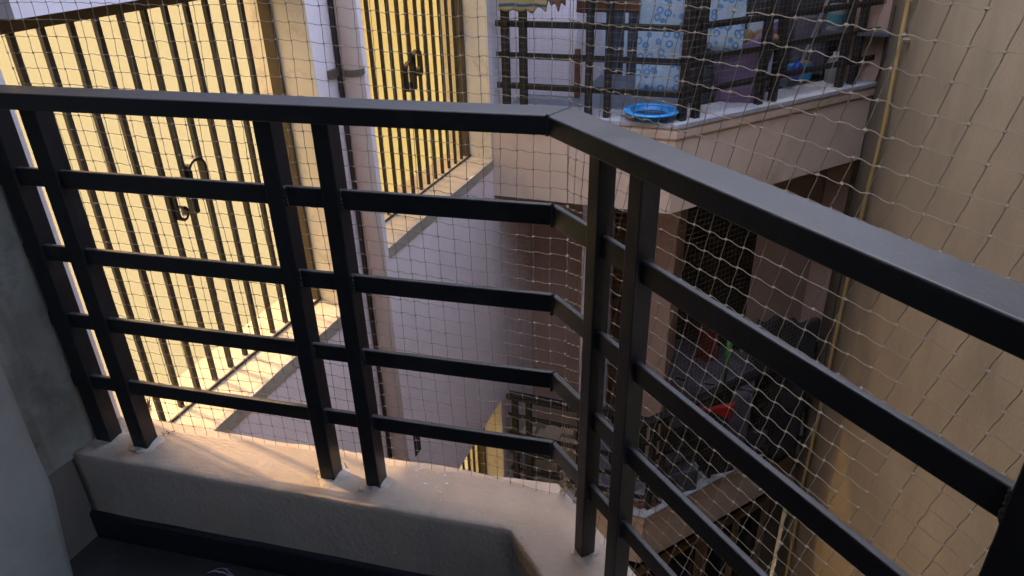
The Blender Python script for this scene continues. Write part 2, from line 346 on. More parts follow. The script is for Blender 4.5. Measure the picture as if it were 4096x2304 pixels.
for k, (a, b, c, d) in enumerate(wins):
    jo = (2.088 if b < 2.3 else 3.640)                         # outer end of the splayed cream reveal
    rv = MB().prism([(XO + .002, jo), (XO + .002, jo + .005), (XI - .004, b - .007), (XI - .004, b - .012)], c - .001, d + .001)
    part('wall_return', MB().prism([(XO, jo + .0055), (XO, b - .0001), (XI, b - .0001), (XI, b - .0065)], c + .0005, d - .0005), M['lilac'], bw)
    part('window_reveal', rv, M['cream'], bw)
    sl = MB()
    def sp(u, v, a=a, b=b, c=c):
        x = XI - .002 + (XO + .006 - XI) * u; y = a + .001 + (min(b, jo + .05) - a - .002) * v
        return (x, y, c + .004 + .004 * noise.noise(Vector((x * 9, y * 7, c))) - max(0, u - .93) * .05)
    sl.grid(sp, 14, 30); q0 = len(sl.v)
    sl.box(XI - .002, XO + .005, a + .001, min(b, jo + .05) - .001, c - .05, c - .001)
    part('window_sill', sl, M['sill'], bw, smooth=False)
    pn = MB().box(XI - .016, XI - .010, a - .03, b + .03, c - .03, d + .03)
    part('window_panel', pn, [M['panel1'], M['panel2'], M['panel3'], M['panel3']][k], bw)
part('drain_hole', MB().obox(at(1655, 1745, EX, XO + .004), (0, .06, 0), (0, 0, -.13), (-.004, 0, 0)), M['dark'], bw)

# ---- window grilles ------------------------------------------------------
def scroll(name, parent, c0, s):
    """pair of wrought curls rising from one stem, in the plane of the bars; c0 = (y, z) of the stem foot"""
    y0, z0 = c0; X = XB + .012
    def strip(path, w=.006):
        mb = MB()
        for i in range(len(path) - 1):
            (a, b), (c, d) = path[i], path[i + 1]
            t = Vector((0, c - a, d - b)); L_ = t.length; t.normalize(); n_ = Vector((0, -t.z, t.y))
            mb.obox(Vector((X - .010, a, b)) - n_ * w / 2 - t * .0012, Vector((.020, 0, 0)), n_ * w, t * (L_ + .0024))
        return mb
    def curl(sy, h, drop):
        P = .039 * s; p = [(y0 + sy * .005, z0), (y0 + sy * .006, z0 + h * .55), (y0 + sy * .010, z0 + h - .018)]
        for i in range(1, 13):
            a = math.pi - i / 12 * math.pi; p.append((y0 + sy * (P + P * math.cos(a) * .86), z0 + h - .018 + .030 * math.sin(a)))
        r2 = .019
        yb, zb2 = y0 + sy * P * 1.86, z0 + h - .018 - drop
        p.append((yb, zb2))
        for i in range(1, 17):
            a = -i / 16 * math.pi * 1.45; rr = r2 * (1 - .25 * i / 16); p.append((yb - sy * r2 + sy * rr * math.cos(a), zb2 + rr * math.sin(a) * 1.15))
        return p
    part('scroll', strip(curl(-1, .105 * s, .070 * s), .0085), M['scroll'], parent)
    part('scroll', strip(curl(1, .140 * s, .062 * s), .0085), M['scroll'], parent)
    part('stem', MB().box(XB - .002, XB + .022, y0 - .0075, y0 + .0075, z0 - .004, z0 + .035 * s), M['scroll'], parent)
def grille(label, ys, z0, z1, stile, y_near, scrolls, lock, gx=XB):
    g = thing('window_grille', label, 'window grille', (gx, sum(ys) / len(ys), z0), 'iron bar grilles in the yellow windows')
    me = MB().box(-.007, .007, -.007, .007, 0, z1 - z0 - .04).mesh('bar')
    me.materials.append(M['iron'])
    for y in ys:
        o = bpy.data.objects.new('bar', me); C.objects.link(o); o.parent = g; o.location = (random.uniform(-.001, .001), y - g.location.y, 0)
        o.rotation_euler = (random.uniform(-.002, .002), 0, random.uniform(-.2, .2))
    part('stile', MB().box(gx - .02, gx + .026, stile[0], stile[1], z0 + .004, z1 - .002), M['stile'], g, bevel=.002)
    part('stile', MB().box(gx - .02, gx + .026, y_near, y_near + .03, z0 + .004, z1 - .002), M['stile'], g, bevel=.002)
    part('top_rail', MB().box(gx - .018, gx + .018, y_near + .03, stile[0], z1 - .04, z1 - .004), M['stile'], g, bevel=.002)
    part('bottom_strip', MB().box(gx + .026, gx + .032, y_near + .02, stile[1], z0 + .004, z0 + .013), M['cable'], g)
    for c0 in scrolls: scroll('scroll', g, c0, 1.0)
    if lock:
        part('lock', MB().blob((gx + .02, stile[0] - .018, lock), .022, 3, 8, (.5, .8, 1.3), .1), M['iron'], g, smooth=True)
    return g
w1 = [1.134 + .0782 * i for i in range(12)]
grille('dark iron bar grille with curled scroll in the large yellow window nearest the balcony', w1, -1.38, -.19, (2.10, 2.145), 1.06, [], -.62)
w2 = [2.498 + .0855 * i for i in range(14)]
grille('dark iron bar grille in the second yellow window beyond the drain pipe', w2, -1.275, -.11, (3.665, 3.715), 2.42, [], -.60)
grille('dark iron bar grille in the yellow window of the storey below', w2, -4.08, -2.935, (3.665, 3.715), 2.42, [], None)
G = [o for o in C.objects if o.name.startswith('window_grille')]
# scroll motifs placed where the photograph shows them
def yz(px_, py_): p = at(px_, py_, EX, XB + .012); return p.y, p.z
scroll('scroll', G[0], (min(w1, key=lambda y: abs(y - yz(767, 854)[0])), yz(767, 854)[1]), 1.0)
scroll('scroll', G[1], (min(w2, key=lambda y: abs(y - yz(1650, 357)[0])), yz(1650, 357)[1]), 1.08)

# ---- drain pipe and its painted shadow strip on the left wing -------------------------------
pc = at(1380, 0, EX, XO + .055)
dp = thing('drain_pipe', 'pinkish beige drain pipe running down the lilac wall between two yellow windows', 'drain pipe', (XO + .055, pc.y, -9))
pp = []
for i in range(60):
    z = 3.3 - i * .21; pp.append((XO + .052, pc.y + .0 + .004 * noise.noise(Vector((0, 3, z))), z))
part('pipe', MB().tube(pp, .037, 20), M['pvc'], dp, smooth=True)
for z in (-.52, -2.3, -4.1, 1.4, 3.2):
    part('bracket', MB().lathe(XO + .052, pc.y, [(.037, z), (.041, z + .002), (.041, z + .022), (.037, z + .024)], 20), M['clamp'], dp)
    part('bracket_plate', MB().box(XO + .001, XO + .012, pc.y - .085, pc.y - .03, z - .002, z + .026), M['clamp'], dp)
cy_ = at(1322, 0, EX, XO + .012).y  # dark tube drawn in place of the shadow gap beside the pipe
single('wall_cable', MB().tube([(XO + .0105, cy_ + .006 * noise.noise(Vector((1, 0, i * .3))), 3.3 - i * .21) for i in range(60)], .0095, 8), M['cable'],
       'thick dark brown cable pressed against the lilac wall left of the drain pipe', 'cable', smooth=True)

# ---- right wall and its pipe ---------------------------------------------
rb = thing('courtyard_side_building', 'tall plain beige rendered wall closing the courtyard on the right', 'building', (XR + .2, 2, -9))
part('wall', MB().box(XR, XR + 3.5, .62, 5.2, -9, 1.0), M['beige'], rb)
gp = thing('gas_pipe', 'thin ochre yellow pipe running down the corner of the beige wall', 'pipe', (XR - .03, 4.26, -9))
pts = []
for (x_, y_) in ((3660, -120), (3635, 0), (3538, 500), (3445, 869), (3349, 1314), (3285, 1620), (3214, 1923), (3152, 2270), (3120, 2420)):
    pts.append(at(x_, y_, EX, XR - .022))
top = pts[0]; bot = pts[-1]
path = [Vector((top.x, top.y, 1.0))] + pts + [Vector((bot.x, bot.y - .1, -9))]
part('pipe', MB().tube(path, .0115, 10), M['gaspipe'], gp, smooth=True)
for (x_, y_) in ((3618, 160), (3300, 1545), (3255, 1735), (3170, 2150)):
    p = at(x_, y_, EX, XR - .022)
    part('clamp', MB().box(p.x - .014, XR + .001, p.y - .035, p.y + .035, p.z - .006, p.z + .006), M['clamp'], gp)
cb = [at(x_, y_, EX, XR - .008) for (x_, y_) in ((3585, 20), (3540, 230), (3500, 330), (3470, 480), (3440, 640), (3395, 830), (3385, 1010), (3330, 1280), (3290, 1500), (3240, 1800), (3180, 2200))]
single('black_cable', MB().tube([Vector((p.x, p.y, p.z)) for p in cb], .0035, 6), M['cable'], 'thin black cable sagging beside the ochre pipe in the far corner', 'cable')

# ---- opposite building ---------------------------------------------------
DQ = NQ.dot(Vector((-.46, 3.65, 0)))       # plane of its slanted front
Y0 = 3.65
def qline(off, s):                          # point on the slanted front, off = into the balcony
    p = Vector((-.46, Y0, 0)) - NQ * off + QD * s; return p
def front(off):                             # plan path of the balcony edge pushed inwards by off
    cx = None
    d = DQ - off                            # NQ . p = d ; y = Y0 + off
    y = Y0 + off; x = (d - NQ.y * y) / NQ.x
    xe = XR - .001; ye = (d - NQ.x * xe) / NQ.y
    return [Vector((XO + .001, y, 0)), Vector((x, y, 0)), Vector((xe, ye, 0))]
ob = thing('opposite_building', 'back building across the courtyard with stacked beige balconies', 'building', (-.4, 5.0, -9))
def balcony(zt, zf, zb):
    a, b = front(-.02), front(.18)
    a0 = front(0)
    prof = [(0, 0)]
    def sw(name, offs, mat):
        mb = MB(); n = len(offs); paths = [front(o_) for o_, z_ in offs]; o = 0
        for i in range(3):
            for j, (o_, z_) in enumerate(offs): mb.v.append(Vector((paths[j][i].x, paths[j][i].y, z_)))
        for i in range(2):
            for j in range(n): q = i * n + j; r = i * n + (j + 1) % n; mb.f.append((q, r, r + n, q + n))
        mb.f.append(tuple(range(n))); mb.f.append(tuple(range(2 * n, 3 * n))[::-1])
        return part(name, mb, mat, ob)
    sw('kerb', [(-.022, zt), (.20, zt), (.20, zt - .021), (-.022, zt - .021)], M['slabtop'])
    sw('fascia', [(-.006, zt - .022), (-.014, zt - .045), (-.012, zt - .075), (.0, zt - .093), (.0, zb), (.09, zb), (.09, zt - .022)], M['fascia'])
    p = front(.0902)
    part('floor_slab', MB().prism([(p[0].x, p[0].y), (p[1].x, p[1].y), (p[2].x, p[2].y), (XR - .001, 4.93), (XO + .001, 4.93)], zf - .12, zf), M['greytile'], ob)
balcony(-1.0, -1.03, -1.485); balcony(-3.66, -3.70, -4.12); balcony(1.66, 1.63, 1.17)
part('wall', MB().box(XO + .001, -1.02, 4.80, 5.2, -3.70, -1.151).box(XO + .001, -1.135, 4.20, 5.2, -1.03, 1.165), M['lilac'], ob)
part('wall', MB().box(XO + .001, XR + .3, 5.2, 5.6, -9, 1.7), M['dark'], ob)
part('wall', MB().box(XO + .003, -1.085, 4.30, 4.80, -3.70, -1.151), M['brown'], ob, label='brown painted wall panel of the lower balcony')
a_, b_ = qline(.30, 1.10), qline(.30, 1.62)
part('wall', MB().prism([(a_.x, a_.y), (XR - .001, (DQ - .30 - NQ.x * XR) / NQ.y), (XR - .001, 5.19), (a_.x, 5.19)], -3.70, -1.151).box(-.60, -.46, 4.1, 4.6, -3.7, -1.151), M['brown'], ob, label='brown painted pier of the lower balcony')
part('column', MB().box(-1.02, -.985, 4.0, 4.05, -3.70, -1.485), M['lilac'], ob)
# upper balcony door, curtain, frame
Yb = 4.86
def rect(mb, x0, y0, x1, y1, Y, dep=.02):
    a = at(x0, (y0 + y1) / 2, EY, Y); b = at(x1, (y0 + y1) / 2, EY, Y); m_ = (x0 + x1) / 2
    zt_ = at(m_, y0, EY, Y).z; zb_ = at(m_, y1, EY, Y).z
    mb.box(a.x, b.x, Y, Y + dep, zb_, zt_); return mb
dr = thing('balcony_door', 'glazed bluish balcony door behind the upper black railing', 'door', (-1.0, 4.8, -1.03))
part('pane', MB().box(-1.12, -.88, 4.87, 4.88, -1.03, .9), M['darkglass'], dr)
part('frame', MB().box(-1.14, -1.115, 4.84, 4.90, -1.03, .95).box(-.99, -.97, 4.84, 4.90, -1.03, .95).box(-.88, -.86, 4.84, 4.90, -1.03, .95), M['curtain'], dr)
single('curtain', MB().grid(lambda u, v: (-.86 + .30 * u, 4.80 + .018 * math.sin(u * 34) + .01 * math.sin(u * 11), -1.02 + v * 2.0), 60, 6), M['curtain'],
       'pale grey blue curtain hanging beside the upper balcony door', 'curtain', smooth=True)
part('wall', MB().box(-.56, XR - .001, 4.95, 5.19, -1.03, 1.5), M['dark'], ob)
part('pier', MB().box(.30, XR - .001, 4.90, 4.94, -1.03, 1.2), M['brown'], ob)

# ---- the viewer's own building -------------------------------------------
hb = thing('home_building', 'dark plastered building whose balcony the picture is taken from', 'building', (-.2, -1.6, -9))
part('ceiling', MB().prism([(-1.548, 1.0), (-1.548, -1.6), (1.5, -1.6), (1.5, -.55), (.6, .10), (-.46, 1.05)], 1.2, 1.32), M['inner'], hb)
part('wall', MB().box(-1.548, .78, -1.7, -1.42, -9, 1.19).box(.781, 1.5, -1.7, -1.42, -9, -.35).box(1.3, 1.5, -1.41, -.25, -9, 1.19), M['inner'], hb)  # unseen walls; rear opening and ceiling cut-back shaped to let fill light in
pa, pb = at(205, 1940, EX, -1.50), at(300, 2330, EX, -1.50)
pm = MB()
def pierf(u, v):
    y1 = pa.y + (pb.y - pa.y) * (pa.z - (1.18 - 2.648 * v)) / (pa.z - pb.z) if (1.18 - 2.648 * v) < pa.z else pa.y
    z = 1.18 - 2.648 * v; y = .0 + (y1 - .0) * min(1, u * 1.15); x = -1.50 + .006 * noise.noise(Vector((y * 5, z * 5, 0)))
    if u > .87: x -= (u - .87) / .13 * .05; y = y1 + .004 * (u - .87) / .13
    return (x, y, z)
pm.grid(pierf, 46, 80); part('pier', pm, M['pier'], hb, smooth=True)
rm = MB()
def roughf(u, v):
    y = .30 + .745 * u; z = .35 - 1.56 * v
    ridge = math.exp(-((y - .985 + .015 * noise.noise(Vector((0, z * 6, 1)))) / .035) ** 2) * (.013 + .012 * noise.noise(Vector((3, z * 9, 2))))
    return (-1.549 + .004 + ridge + .006 * noise.noise(Vector((y * 7, z * 5, 4))) + .002 * noise.noise(Vector((y * 40, z * 40, 4))), y, z)
rm.grid(roughf, 90, 130, True); part('plaster', rm, M['rough'], hb, smooth=True, label='rough stained grey brown plaster beside the kerb')
part('balcony_slab', MB().prism([(-1.459, 1.12), (-1.459, -1.4), (1.28, -1.4), (1.28, -.35), (-.37, 1.19)], -1.85, -1.601), M['beige'], hb)

# ================================================================== MY KERB AND RAILING
def isect(n1, d1, n2, d2):
    det = n1.x * n2.y - n1.y * n2.x
    return Vector(((d1 * n2.y - d2 * n1.y) / det, (n1.x * d2 - n2.x * d1) / det, 0))
def onleft(d, x): return Vector((x, (d - NV.x * x) / NV.y, 0))
ZK = -1.196
di, do_, wi, wo = 1.093, 1.272, .505, .682
ki, ko = isect(NV, di, NW, wi), isect(NV, do_, NW, wo)
L0i, L0o = onleft(di, XO - .088), onleft(do_, XO - .088)
R1i, R1o = ki + RW * 1.55, ko + RW * 1.55
inner, outer = [], []
for i in range(46):
    t = i / 45; inner.append(L0i.lerp(ki, t)); outer.append(L0o.lerp(ko, t))
for i in range(1, 40):
    t = i / 39; inner.append(ki.lerp(R1i, t)); outer.append(ko.lerp(R1o, t))
prof = [(0, -1.60), (0, -1.40), (0, -1.30), (0, ZK - .016), (.012, ZK - .005), (.03, ZK - .001), (.10, ZK)] + [(.1 + .08 * i, ZK) for i in range(1, 10)] + [(.90, ZK - .003), (.95, ZK - .010), (.985, ZK - .022), (1.0, ZK - .045), (1.0, -1.40), (1.0, -1.84)]
kb = MB().sweep(inner, outer, prof)
for i, p in enumerate(kb.v):
    n_ = noise.noise(p * 9) * .0035 + noise.noise(p * 30) * .0012
    side = (i % len(prof))
    if 4 <= side <= len(prof) - 4: p.z += n_
    edge = (ko - p).length
    if side >= len(prof) - 6 and side < len(prof) - 2:
        q = noise.noise(Vector((p.x * 6, p.y * 6, 4))) * .009; v_ = Vector((p.x, p.y, 0)).normalized(); p += v_ * q
    if 2 <= side <= 4:
        v_ = Vector((p.x, p.y, 0)).normalized(); p += v_ * noise.noise(Vector((p.x * 5, p.y * 5, 9))) * .004
single('balcony_kerb', kb, M['kerb'], 'low rounded cement kerb under the black railing, with a warm sunlit patch', 'kerb', base=(ki.x, ki.y, -1.84), smooth=True)
sk = MB(); s0, s1 = [], []
for i in range(31): t = i / 30; s0.append(onleft(di - .012, XO - .087).lerp(isect(NV, di - .012, NW, wi - .012), t)); s1.append(L0i.lerp(ki, t))
c_ = isect(NV, di - .012, NW, wi - .012)
for i in range(1, 20): t = i / 19; s0.append(c_.lerp(c_ + RW * 1.5, t)); s1.append(ki.lerp(R1i, t))
sk.sweep(s0, s1, [(0, -1.475), (0, -1.393), (.3, -1.388), (1, -1.386)])
for p in sk.v: p.z += .004 * noise.noise(p * 7) if p.z > -1.4 else 0
single('skirting', sk, M['skirt'], 'black painted skirting band along the foot of the kerb', 'skirting', base=(ki.x, ki.y, -1.475))

rl = thing('balcony_railing', 'black painted steel railing with a bent flat handrail on the nearest kerb', 'railing', (-.30, 1.06, ZK))
E_ = M['enamel']
def slab(name, d0, d1, z0, z1, sa, w0, w1, sb, mat, parent, lift=0):
    """one bar of the left run and one of the right run, mitred at the corner"""
    ci, co = isect(NV, d0, NW, w0), isect(NV, d1, NW, w1)
    a0, a1 = onleft(d0, sa), onleft(d1, sa)
    l_ = MB().prism([(a0.x, a0.y), (ci.x, ci.y), (co.x, co.y), (a1.x, a1.y)], z0, z1)
    b0, b1 = ci + RW * sb, co + RW * sb
    g_ = RW * .0008
    r_ = MB().prism([((ci + g_).x, (ci + g_).y), (b0.x, b0.y), (b1.x, b1.y), ((co + g_).x, (co + g_).y)], z0 - .0003, z1 - .0006)
    part(name, l_, mat, parent, bevel=.003, seg=3); part(name, r_, mat, parent, bevel=.003, seg=3)
slab('handrail', 1.082, 1.145, -.3215, -.290, -1.50, .560, .622, 1.9, M['enamel'], rl)
K = 1.15
for zt, zb in ((-.403, -.437), (-.557, -.590), (-.708, -.741), (-.859, -.892)):
    slab('rail', 1.158, 1.170, zb * K * 1.006, zt * K * 1.006, -1.545, .606, .618, 1.25, E_, rl)
def post(s, axis, nrm, d, w_, dep, tilt, z1=-.3225, foot=ZK - .004):
    b = axis * s + nrm * d
    tl = axis * tilt[0] + nrm * tilt[1]
    mb = MB(); lo = Vector((b.x, b.y, foot)); hi = Vector((b.x, b.y, z1)) + tl
    p = [lo, lo + axis * w_, lo + axis * w_ + nrm * dep, lo + nrm * dep, hi, hi + axis * w_, hi + axis * w_ + nrm * dep, hi + nrm * dep]
    mb.add(p, [(0, 3, 2, 1), (4, 5, 6, 7), (0, 1, 5, 4), (1, 2, 6, 5), (2, 3, 7, 6), (3, 0, 4, 7)])
    po = part('post', mb, E_, rl, bevel=.0025)
    c = lo + axis * w_ / 2 + nrm * dep / 2; c.z = ZK - .004
    mm = MB().blob(c, .037, int(s * 40), 10, (1.05 * w_ / .036, 1.0 * dep / .036, .28), .5)
    part('mortar_collar', mm, M['mortar'], rl, smooth=True)
for s, w_, tl in ((-1.415, .043, .0), (-1.304, .040, -.002), (-.784, .036, .009), (-.667, .034, .006)):
    post(s, RV, NV, 1.149, w_, .044, (tl * -.0, 0))
post(-.932 + .026, RW, NW, .597, .030, .032, (.016, .0))
post(-.800, RW, NW, .597, .032, .034, (.012, .0))
post(-.220, RW, NW, .597, .034, .036, (.0, .0))
post(-.100, RW, NW, .597, .034, .036, (.0, .0))
# weld beads where rails meet posts and at the mitre
wb = MB(); k = 0
for zt in (-.403, -.557, -.708, -.859):
    z = (zt - .017) * K * 1.006
    for (s, ax, nr, d) in ((-.880 + .004, RW, NW, .606), (-.766, RW, NW, .606), (-.748, RV, NV, 1.158), (-.633, RV, NV, 1.158), (-.221, RW, NW, .606)):
        for j in range(5):
            b = ax * s + nr * (d + .001); wb.blob((b.x, b.y, z - .016 + j * .008), .0052, k, 4, (1, 1, 1.2), .6); k += 1
    c_ = isect(NV, 1.158, NW, .606)
    for j in range(7): wb.blob((c_.x, c_.y, z - .018 + j * .006), .0042, k, 4, (1, 1, 1.2), .7); k += 1
c_ = isect(NV, 1.082, NW, .560)
for j in range(8): wb.blob((c_.x, c_.y, -.320 + j * .0042), .0032, k, 4, (1, 1, 1), .8); k += 1
part('weld_bead', wb, E_, rl, smooth=True, kind='stuff')

# ================================================================== NETS
def net(name, pfun, U, V, r, seg, knots, label, mat, wav=.0017, skip=None, k=3, group='bird nets stretched over the balconies'):
    """knotted square mesh: pfun(i, j) gives knot positions; strands swing gently between knots"""
    vs_, fs_ = [], []
    cols = [[pfun(i, j) for j in range(V + 1)] for i in range(U + 1)]
    def strand(a, b, sgn, nrm, up):
        o = len(vs_)
        t = (b - a).normalized(); s_ = up; w_ = t.cross(s_).normalized(); s_ = w_.cross(t)
        for q in range(seg + 1):
            f = q / seg; off = math.sin(f * 2 * math.pi) * sgn
            p = a.lerp(b, f) + s_ * off
            for c in range(k):
                an = 2 * math.pi * c / k; e = (s_ * math.cos(an) + w_ * math.sin(an)) * r; vs_.append((p.x + e.x, p.y + e.y, p.z + e.z))
        for q in range(seg):
            for c in range(k):
                x, y = o + q * k + c, o + q * k + (c + 1) % k; fs_.append((x, y, y + k, x + k))
    up = Vector((0, 0, 1))
    for i in range(U + 1):
        for j in range(V + 1):
            a = cols[i][j]
            if a is None: continue
            if i < U and cols[i + 1][j] is not None:
                strand(a, cols[i + 1][j], wav * (.35 + .5 * random.random() + .9 * noise.noise(Vector((i * .21, j * .19, 11)))), None, up)
            if j < V and cols[i][j + 1] is not None:
                sd_ = (cols[min(i + 1, U)][j] or a) - (cols[max(i - 1, 0)][j] or a)
                if sd_.length < 1e-6: sd_ = Vector((1, 0, 0))
                strand(a, cols[i][j + 1], wav * .35 * (.3 + random.random()), None, sd_.normalized())
            if knots:
                o = len(vs_); R_ = knots * random.uniform(.8, 1.2)
                for d in ((1, 0, 0), (-1, 0, 0), (0, 1, 0), (0, -1, 0), (0, 0, 1), (0, 0, -1)): vs_.append((a.x + d[0] * R_, a.y + d[1] * R_, a.z + d[2] * R_))
                for f in ((0, 2, 4), (2, 1, 4), (1, 3, 4), (3, 0, 4), (2, 0, 5), (1, 2, 5), (3, 1, 5), (0, 3, 5)): fs_.append(tuple(o + x for x in f))
    me = bpy.data.meshes.new(name); c0 = Vector(vs_[0]); me.from_pydata([(x - c0.x, y - c0.y, z - c0.z) for x, y, z in vs_], [], fs_); me.update()
    o = link(name, me, mat); o.location = c0
    return tag(o, label, 'net', group)
CELL = .0322
cN = isect(NV, 1.232, NW, .668)
lenL = (cN - onleft(1.232, -1.50)).length
UL = int(lenL / CELL)
UR = 44
def near(i, j):
    s = (i - UL) * CELL
    z = .42 - j * .0318
    if s <= 0: p = cN + RV * s; n_ = NV
    else: p = cN + RW * s; n_ = NW
    bl = .012 * noise.noise(Vector((i * .11, j * .09, 1))) + .014 * math.exp(-(s / .12) ** 2) * -1
    lag = .006 * noise.noise(Vector((i * .17, j * .13, 7))); lz = .007 * noise.noise(Vector((i * .13 + 5, j * .15, 3)))
    ax = RV if s <= 0 else RW
    q = p + n_ * bl + ax * (lag + (-.22 if s > 0 else .0) * (j - 14) * .0308 * min(1, max(0, s) / .25))
    return Vector((q.x, q.y, z + lz + (-.02 * math.exp(-((s + .05) / .3) ** 2))))
net('bird_net', near, UL + UR, 56, .00066, 5, .0028, 'near beige nylon bird net hung just outside the black railing', M['net'])
def farnet(z0, rows, cell=.034):
    pth = front(-.03); a, b, c = pth; l1 = (b - a).length; l2 = (c - b).length; n = int((l1 + l2) / cell)
    def f(i, j):
        s = i * cell; p = a.lerp(b, s / l1) if s <= l1 else b.lerp(c, min(1, (s - l1) / l2))
        bl = .018 * noise.noise(Vector((i * .12, j * .1, z0)))
        nn = Vector((0, -1, 0)) if s <= l1 else NQ
        return Vector((p.x, p.y, z0 - j * cell + .008 * noise.noise(Vector((i * .1, j * .1, 2))) )) + nn * bl
    return f, n
f_, n_ = farnet(.25, 36)
net('bird_net', f_, n_, 36, .00042, 1, 0, 'fine bird net across the upper opposite balcony', M['farnet'], 0)
f_, n_ = farnet(-1.49, 64)
net('bird_net', f_, n_, 64, .00042, 1, 0, 'fine bird net across the cluttered lower opposite balcony', M['farnet'], 0)

# ================================================================== OPPOSITE RAILINGS
def far_railing(dz, label):
    g = thing('balcony_railing', label, 'railing', (-.46, 3.68, -1.0 + dz), 'black railings on the opposite balconies')
    def run(name, off0, off1, z0, z1):
        a, b = front(off0), front(off1)
        part(name, MB().prism([(a[0].x + .03, a[0].y), (a[1].x, a[1].y), (b[1].x, b[1].y), (b[0].x + .03, b[0].y)], z0 + dz, z1 + dz), M['farblack'], g)
        part(name, MB().prism([(a[1].x + QD.x * .001, a[1].y + QD.y * .001), (a[2].x - .02, a[2].y - .025), (b[2].x - .02, b[2].y - .025), (b[1].x + QD.x * .001, b[1].y + QD.y * .001)], z0 + dz, z1 + dz), M['farblack'], g)
    for z0, z1 in ((-.568, -.536), (-.724, -.693), (-.880, -.849), (-.412, -.380)): run('rail', .03, .042, z0, z1)
    run('handrail', .005, .065, -.245, -.213)
    for x0, x1 in ((-1.396, -1.359), (-1.298, -1.262), (-.943, -.910), (-.843, -.812)):
        part('post', MB().box(x0, x1, Y0 + .018, Y0 + .054, -1.0 + dz, -.246 + dz), M['farblack'], g)
    for s in (.045, .135, .60, .71, 1.27, 1.39):
        p = Vector((-.46, Y0, 0)) + QD * s - NQ * .018
        part('post', MB().obox((p.x, p.y, -1.0 + dz), QD * .036, NQ * -.036, (0, 0, .754)), M['farblack'], g)
    return g
far_railing(0, 'black barred railing of the upper opposite balcony, hung with cloths')
far_railing(-2.68, 'black barred railing of the lower opposite balcony in deep shade')

# ================================================================== THINGS ON THE UPPER BALCONY
def cloth(name, x0, y0, x1, y1, Y, mat, label, cat='cloth', folds=5, amp=.012, hem=.01, group=None):
    a, b = at(x0, y0, EY, Y), at(x1, y0, EY, Y); zb_ = at((x0 + x1) / 2, y1, EY, Y).z
    def f(u, v):
        z = a.z + (zb_ - a.z) * v
        return (a.x + (b.x - a.x) * u + .006 * noise.noise(Vector((u * 3, v * 3, x0))), Y + amp * math.sin(u * folds * 2 + x0) * (.4 + .6 * v) , z + hem * noise.noise(Vector((u * 4, 0, x1))) * v)
    return single(name, MB().grid(f, 26, 16), mat, label, cat, group, smooth=True, solid=.003)
cloth('towel', 2575, -260, 2762, 372, 3.86, M['rings'], 'pale blue towel with ring print hanging above the blue tub', 'towel', group=None)
cloth('towel', 2866, -330, 3030, 205, 4.10, M['rings'], 'second ring print towel hanging right of the railing corner', 'towel')
cloth('doormat', 2310, -150, 2572, 50, 3.78, M['browncloth'], 'dark brown mat hanging over the upper railing', 'mat', folds=3)
cloth('rag', 2640, -200, 2790, 100, 3.98, M['mauve'], 'brown grey cloth hanging between the two ring print towels', 'cloth', folds=2)
cloth('rug', 1990, -160, 2188, 44, 3.62, M['stripes'], 'teal and tan striped rug slung over the railing next to the yellow window', 'rug', folds=3, hem=.06)
cloth('rag', 2190, -160, 2262, 22, 3.70, M['browncloth'], 'small grey brown rag just right of the striped rug', 'cloth', folds=2, hem=.05)
cloth('washing', 2995, 60, 3130, 330, 4.6, M['curtain'], 'grey shirt hanging in the dark behind the slanted railing', 'cloth', folds=4)
cloth('washing', 3190, 60, 3330, 300, 4.88, M['greycloth'], 'dark grey sheet hanging behind the mop', 'cloth', folds=3)
st = at(2305, 430, EY, 4.17)
single('wooden_stick', MB().box(st.x - .015, st.x + .015, 4.165, 4.195, -1.03, at(2305, 197, EY, 4.17).z), M['reddish_wood'], 'short red brown wooden stick standing against the lilac wall', 'stick', bevel=.002)
tc = at(2605, 440, EZ, -.955)
tb = thing('plastic_tub', 'bright blue plastic tub with wide rim on the balcony edge', 'tub', (tc.x, tc.y, -1.0))
part('body', MB().lathe(tc.x, tc.y, [(.06, -.999), (.085, -.998), (.108, -.958), (.112, -.958), (.105, -.962), (.088, -.988), (.02, -.992)], 40), M['blue'], tb, smooth=True)
part('rim', MB().lathe(tc.x, tc.y, [(.106, -.957), (.112, -.951), (.136, -.950), (.142, -.956), (.138, -.961), (.110, -.960), (.106, -.957)], 48, False), M['blue'], tb, smooth=True)
part('water', MB().lathe(tc.x, tc.y, [(.0945, -.9780), (.0945, -.9775)], 32), M['darkglass'], tb)
# lavender bag with potatoes
bc = at(2960, 300, EY, 4.2)
bgt = thing('shopping_bag', 'lavender plastic bag bulging with brown potatoes behind the railing', 'bag', (bc.x, 4.2, -1.03))
bm = MB()
def bagf(u, v):
    a = u * 2 * math.pi; r = (.13 + .03 * v) * (1 + .12 * noise.noise(Vector((math.cos(a) * 2, math.sin(a) * 2, v * 3))))
    return (bc.x + r * math.cos(a), 4.24 + .62 * r * math.sin(a), -1.028 + .34 * v * (1 + .3 * abs(math.cos(a))))
bm.grid(bagf, 40, 12); part('bag', bm, M['lav'], bgt, smooth=True, solid=.002)
pb = MB().grid(lambda u, v: bagf(u, v * .02), 40, 1)
k = 0
for i in range(9):
    a = i * 2.4; r = .04 + .012 * i
    part('potato', MB().blob((bc.x + r * math.cos(a) * .95, 4.22 + r * .4 * math.sin(a), -.70 + .02 * (i % 3)), .045, i, 8, (1.2, .9, .8), .3), M['potato'], bgt, smooth=True)
